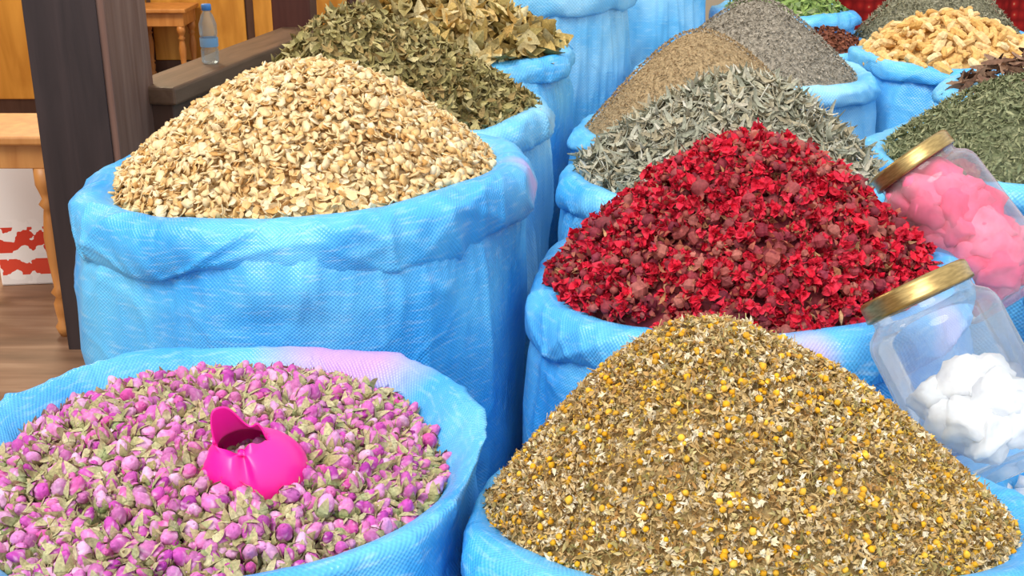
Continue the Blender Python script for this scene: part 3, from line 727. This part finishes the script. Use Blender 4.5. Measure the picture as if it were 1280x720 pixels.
orange=wood_mat('orange_wood','a86c36','c48a4e',(6,6,1),.4)
greyw=wood_mat('grey_brown_wood','56402f','705644',(8,1,8),.5)
plaster,nt,b=newmat('plaster',.8,.2); b.inputs['Base Color'].default_value=srgb('b8a890')
struct('wall_back',(-5,7.6,0),(-.7,7.7,3),ochre)
struct('wall_left',(-4.1,-1,0),(-4,7.6,3),ochre)
struct('wall_right',(-.72,5.7,0),(3.6,5.8,2.6),plaster)
struct('ceiling',(-4.1,2.9,2.6),(-.7,7.7,2.7),ochre)
root=empty('door_post',(-1.085,3.13,0)); tag(root,'dark brown square timber door post at the shop entrance','post')
box('shaft',(-.096,-.17,0),(.098,.17,2.6),brown,root,.006)
box('dark_front_face',(-.098,-.176,.0),(.080,-.171,2.6),dark,root,.001)  # thin sheet over the post's front, darker than the shaft
root2=empty('door_post',(-.80,4.5,0)); tag(root2,'reddish brown timber post beside the shop window opening','post')
red_b=wood_mat('red_brown_wood','4a2620','643a30',(6,6,.6),.5)
box('shaft',(-.07,-.08,0),(.07,.08,2.6),red_b,root2,.006)
root3=empty('low_counter',(-.86,3.85,0)); root3.rotation_euler=(0,0,math.radians(-11)); tag(root3,'low wooden counter ledge along the shop front, brown plank top','counter')
box('plank_top',(-.09,-.62,.60),(.07,.62,.65),greyw,root3,.008)
box('front_panel',(-.06,-.60,0),(.05,.60,.60),dbrown,root3,.004)
def table(cx,cy,w,d,h,label,lr=.022,name='wooden_table',ap=.10):
    root=empty(name,(cx,cy,0)); tag(root,label,'table')
    box('table_top',(-w/2-.02,-d/2-.02,h-.024),(w/2+.02,d/2+.02,h),orange,root,.006)
    for s in(-1,1):
        box('apron',(-w/2,s*(d/2-.012)-.009,h-ap),(w/2,s*(d/2-.012)+.009,h-.025),orange,root,.003)
        box('apron',(s*(w/2-.012)-.009,-d/2+.022,h-ap),(s*(w/2-.012)+.009,d/2-.022,h-.025),orange,root,.003)
    hl=h-ap
    k=[(0,.6),(.03,.9),(.06,1.1),(.09,.7),(.14,.85),(.2,.95),(.24,.6),(.27,1.1),(.3,.65),(.45,.9),(.6,1.05),(.72,.75),(.76,.6),(.79,1.1),(.82,.65),(.86,.9),(.9,1.2),(1,1.2)]
    me=None
    for sx in(-1,1):
        for sy in(-1,1):
            if me is None:
                l=revolve('leg',[(b*lr,a*hl) for a,b in k],orange,20,root,True); me=l.data
            else:
                l=bpy.data.objects.new('leg',me); COL.objects.link(l); l.parent=root
            l.location=(sx*(w/2-.025),sy*(d/2-.025),0)
table(-1.380,3.16,.36,.26,.565,'orange-brown wooden stool with turned legs beside the post',.022,'wooden_stool',.09)
table(-2.0,7.0,.30,.28,.42,'small orange-brown wooden stool inside the shop',.02,'wooden_stool')
cart,nt,b=newmat('white_carton',.5,.3)
tc=N(nt,'ShaderNodeTexCoord'); sp=N(nt,'ShaderNodeSeparateXYZ'); nt.links.new(tc.outputs['Object'],sp.inputs[0])
r=ramp(nt,[(0,'e8e4e0'),(.08,'d84a34'),(.20,'ece8e4'),(.25,'d0402c'),(.44,'ece8e4'),(.90,'ea8030')]); r.color_ramp.interpolation='CONSTANT'
mr=N(nt,'ShaderNodeMapRange'); mr.inputs['From Min'].default_value=-.21; mr.inputs['From Max'].default_value=.21
nt.links.new(sp.outputs[2],mr.inputs['Value']); nt.links.new(mr.outputs[0],r.inputs[0])
bk=N(nt,'ShaderNodeTexNoise'); bk.inputs['Scale'].default_value=22; nt.links.new(tc.outputs['Object'],bk.inputs['Vector'])
gt=N(nt,'ShaderNodeMath',operation='LESS_THAN'); gt.inputs[1].default_value=.45; nt.links.new(bk.outputs['Fac'],gt.inputs[0])
g2=N(nt,'ShaderNodeMath',operation='LESS_THAN'); g2.inputs[1].default_value=.0; nt.links.new(sp.outputs[2],g2.inputs[0])
ml=N(nt,'ShaderNodeMath',operation='MULTIPLY'); nt.links.new(gt.outputs[0],ml.inputs[0]); nt.links.new(g2.outputs[0],ml.inputs[1])
mx=N(nt,'ShaderNodeMix',data_type='RGBA'); nt.links.new(ml.outputs[0],mx.inputs[0]); nt.links.new(r.outputs[0],mx.inputs[6]); mx.inputs[7].default_value=srgb('f0ece8'); nt.links.new(mx.outputs[2],b.inputs['Base Color'])
o=box('carton',(-1.57,3.46,0),(-1.41,3.62,.42),cart,bev=.006); o.rotation_euler=(0,0,.12); tag(o,'narrow white carton with red print and orange top edge under stool','box')
yel=wood_mat('yellow_panel','b0782c','d8a048',(3,3,.5),.4)
def cabinet(x0,x1,y0,y1,h,label):
    root=empty('cabinet',((x0+x1)/2,(y0+y1)/2,0)); tag(root,label,'cabinet'); w=(x1-x0)/2;d=(y1-y0)/2
    box('body',(-w,-d,0),(w,d,h),dbrown,root,.004)
    for s in(0,1):
        xa=-w+.03+s*w; xb=xa+w-.05
        dr=box('cabinet_door',(xa,-d-.02,.08),(xb,-d-.001,h-.05),yel,root,.006)
        kn=revolve('knob',[(.004,0),(.008,.008),(.014,.018),(.012,.026),(.0,.03)],dark,16,dr,True,False)
        kn.rotation_euler=(math.pi/2,0,0); kn.location=((xb-xa)/2*(.8 if s==0 else -.8),-.01,0)
cabinet(-3.3,-2.35,6.0,6.5,1.9,'yellow-brown wooden two-door cabinet against the shop wall')
cabinet(-2.15,-.95,7.2,7.58,2.1,'tall ochre wooden cupboard at the rear of the shop')
bp_=(-.905,3.62,.652)
root=empty('water_bottle',bp_); tag(root,'small clear plastic water bottle with blue cap on the counter','bottle')
G2=glass('bottle_plastic',(.8,.9,.97,1),.12)
capm,nt,b=newmat('blue_cap',.4,.4); b.inputs['Base Color'].default_value=srgb('4a84c8')
labm,nt,b=newmat('bottle_label_blue',.5,.3); b.inputs['Base Color'].default_value=srgb('7ca4c8')
revolve('bottle_body',[(.0,0),(.022,0),(.026,.006),(.026,.04),(.0235,.045),(.026,.05),(.026,.075),(.0235,.08),(.026,.085),(.026,.115),(.018,.14),(.011,.152),(.011,.158)],G2,28,root,True,False)
revolve('cap',[(.0,.174),(.013,.174),(.0145,.171),(.0145,.156),(.012,.155)],capm,24,root,True,False)
revolve('bottle_label',[(.0265,.05),(.0268,.052),(.0268,.074),(.0265,.076)],labm,28,root,True,False)
rc,nt,b=newmat('red_cloth',.85,.1)
tc=N(nt,'ShaderNodeTexCoord'); vo=N(nt,'ShaderNodeTexVoronoi'); vo.inputs['Scale'].default_value=22; vo.inputs['Randomness'].default_value=.25; nt.links.new(tc.outputs['Object'],vo.inputs['Vector'])
r=ramp(nt,[(.0,'c89070'),(.16,'a02820'),(.3,'8c1c1c'),(.6,'6c1414')]); nt.links.new(vo.outputs['Distance'],r.inputs[0]); nt.links.new(r.outputs[0],b.inputs['Base Color'])
v=[];f=[];nx=80;nz_=20
for j in range(nz_+1):
    for i in range(nx+1):
        x=1.2+2.2*i/nx; z=.0+1.8*j/nz_
        v.append((x,5.5+.04*math.sin(x*14+z)+.015*math.sin(x*31),z+.002))
for j in range(nz_):
    for i in range(nx):
        a=j*(nx+1)+i; f.append((a,a+1,a+nx+2,a+nx+1))
o=mesh_obj('hanging_cloth',v,f,[rc],True); tag(o,'dark red patterned cloth hanging in loose folds','cloth')
# ---------------------------------------------------------------- lights
w=bpy.data.worlds.new('world'); scene.world=w; w.use_nodes=True
bg=w.node_tree.nodes['Background']; bg.inputs[0].default_value=(.95,.97,1,1); bg.inputs[1].default_value=1.3
sun=bpy.data.objects.new('sun',bpy.data.lights.new('sun','SUN')); COL.objects.link(sun)
sun.data.energy=2.6; sun.data.angle=math.radians(32); sun.data.color=(1,.95,.88)
d=Vector((.42,.62,-1)); sun.rotation_euler=d.to_track_quat('-Z','Y').to_euler()
for loc,e in (((-2.2,5.6,2.4),90),((-2.2,3.6,2.4),20)):
    a=bpy.data.objects.new('interior_fill_light',bpy.data.lights.new('shop_light','AREA')); COL.objects.link(a)  # warm area lights added to brighten the shop interior, no visible fixture
    a.data.energy=e; a.data.size=.8; a.data.color=(1,.82,.55); a.location=loc
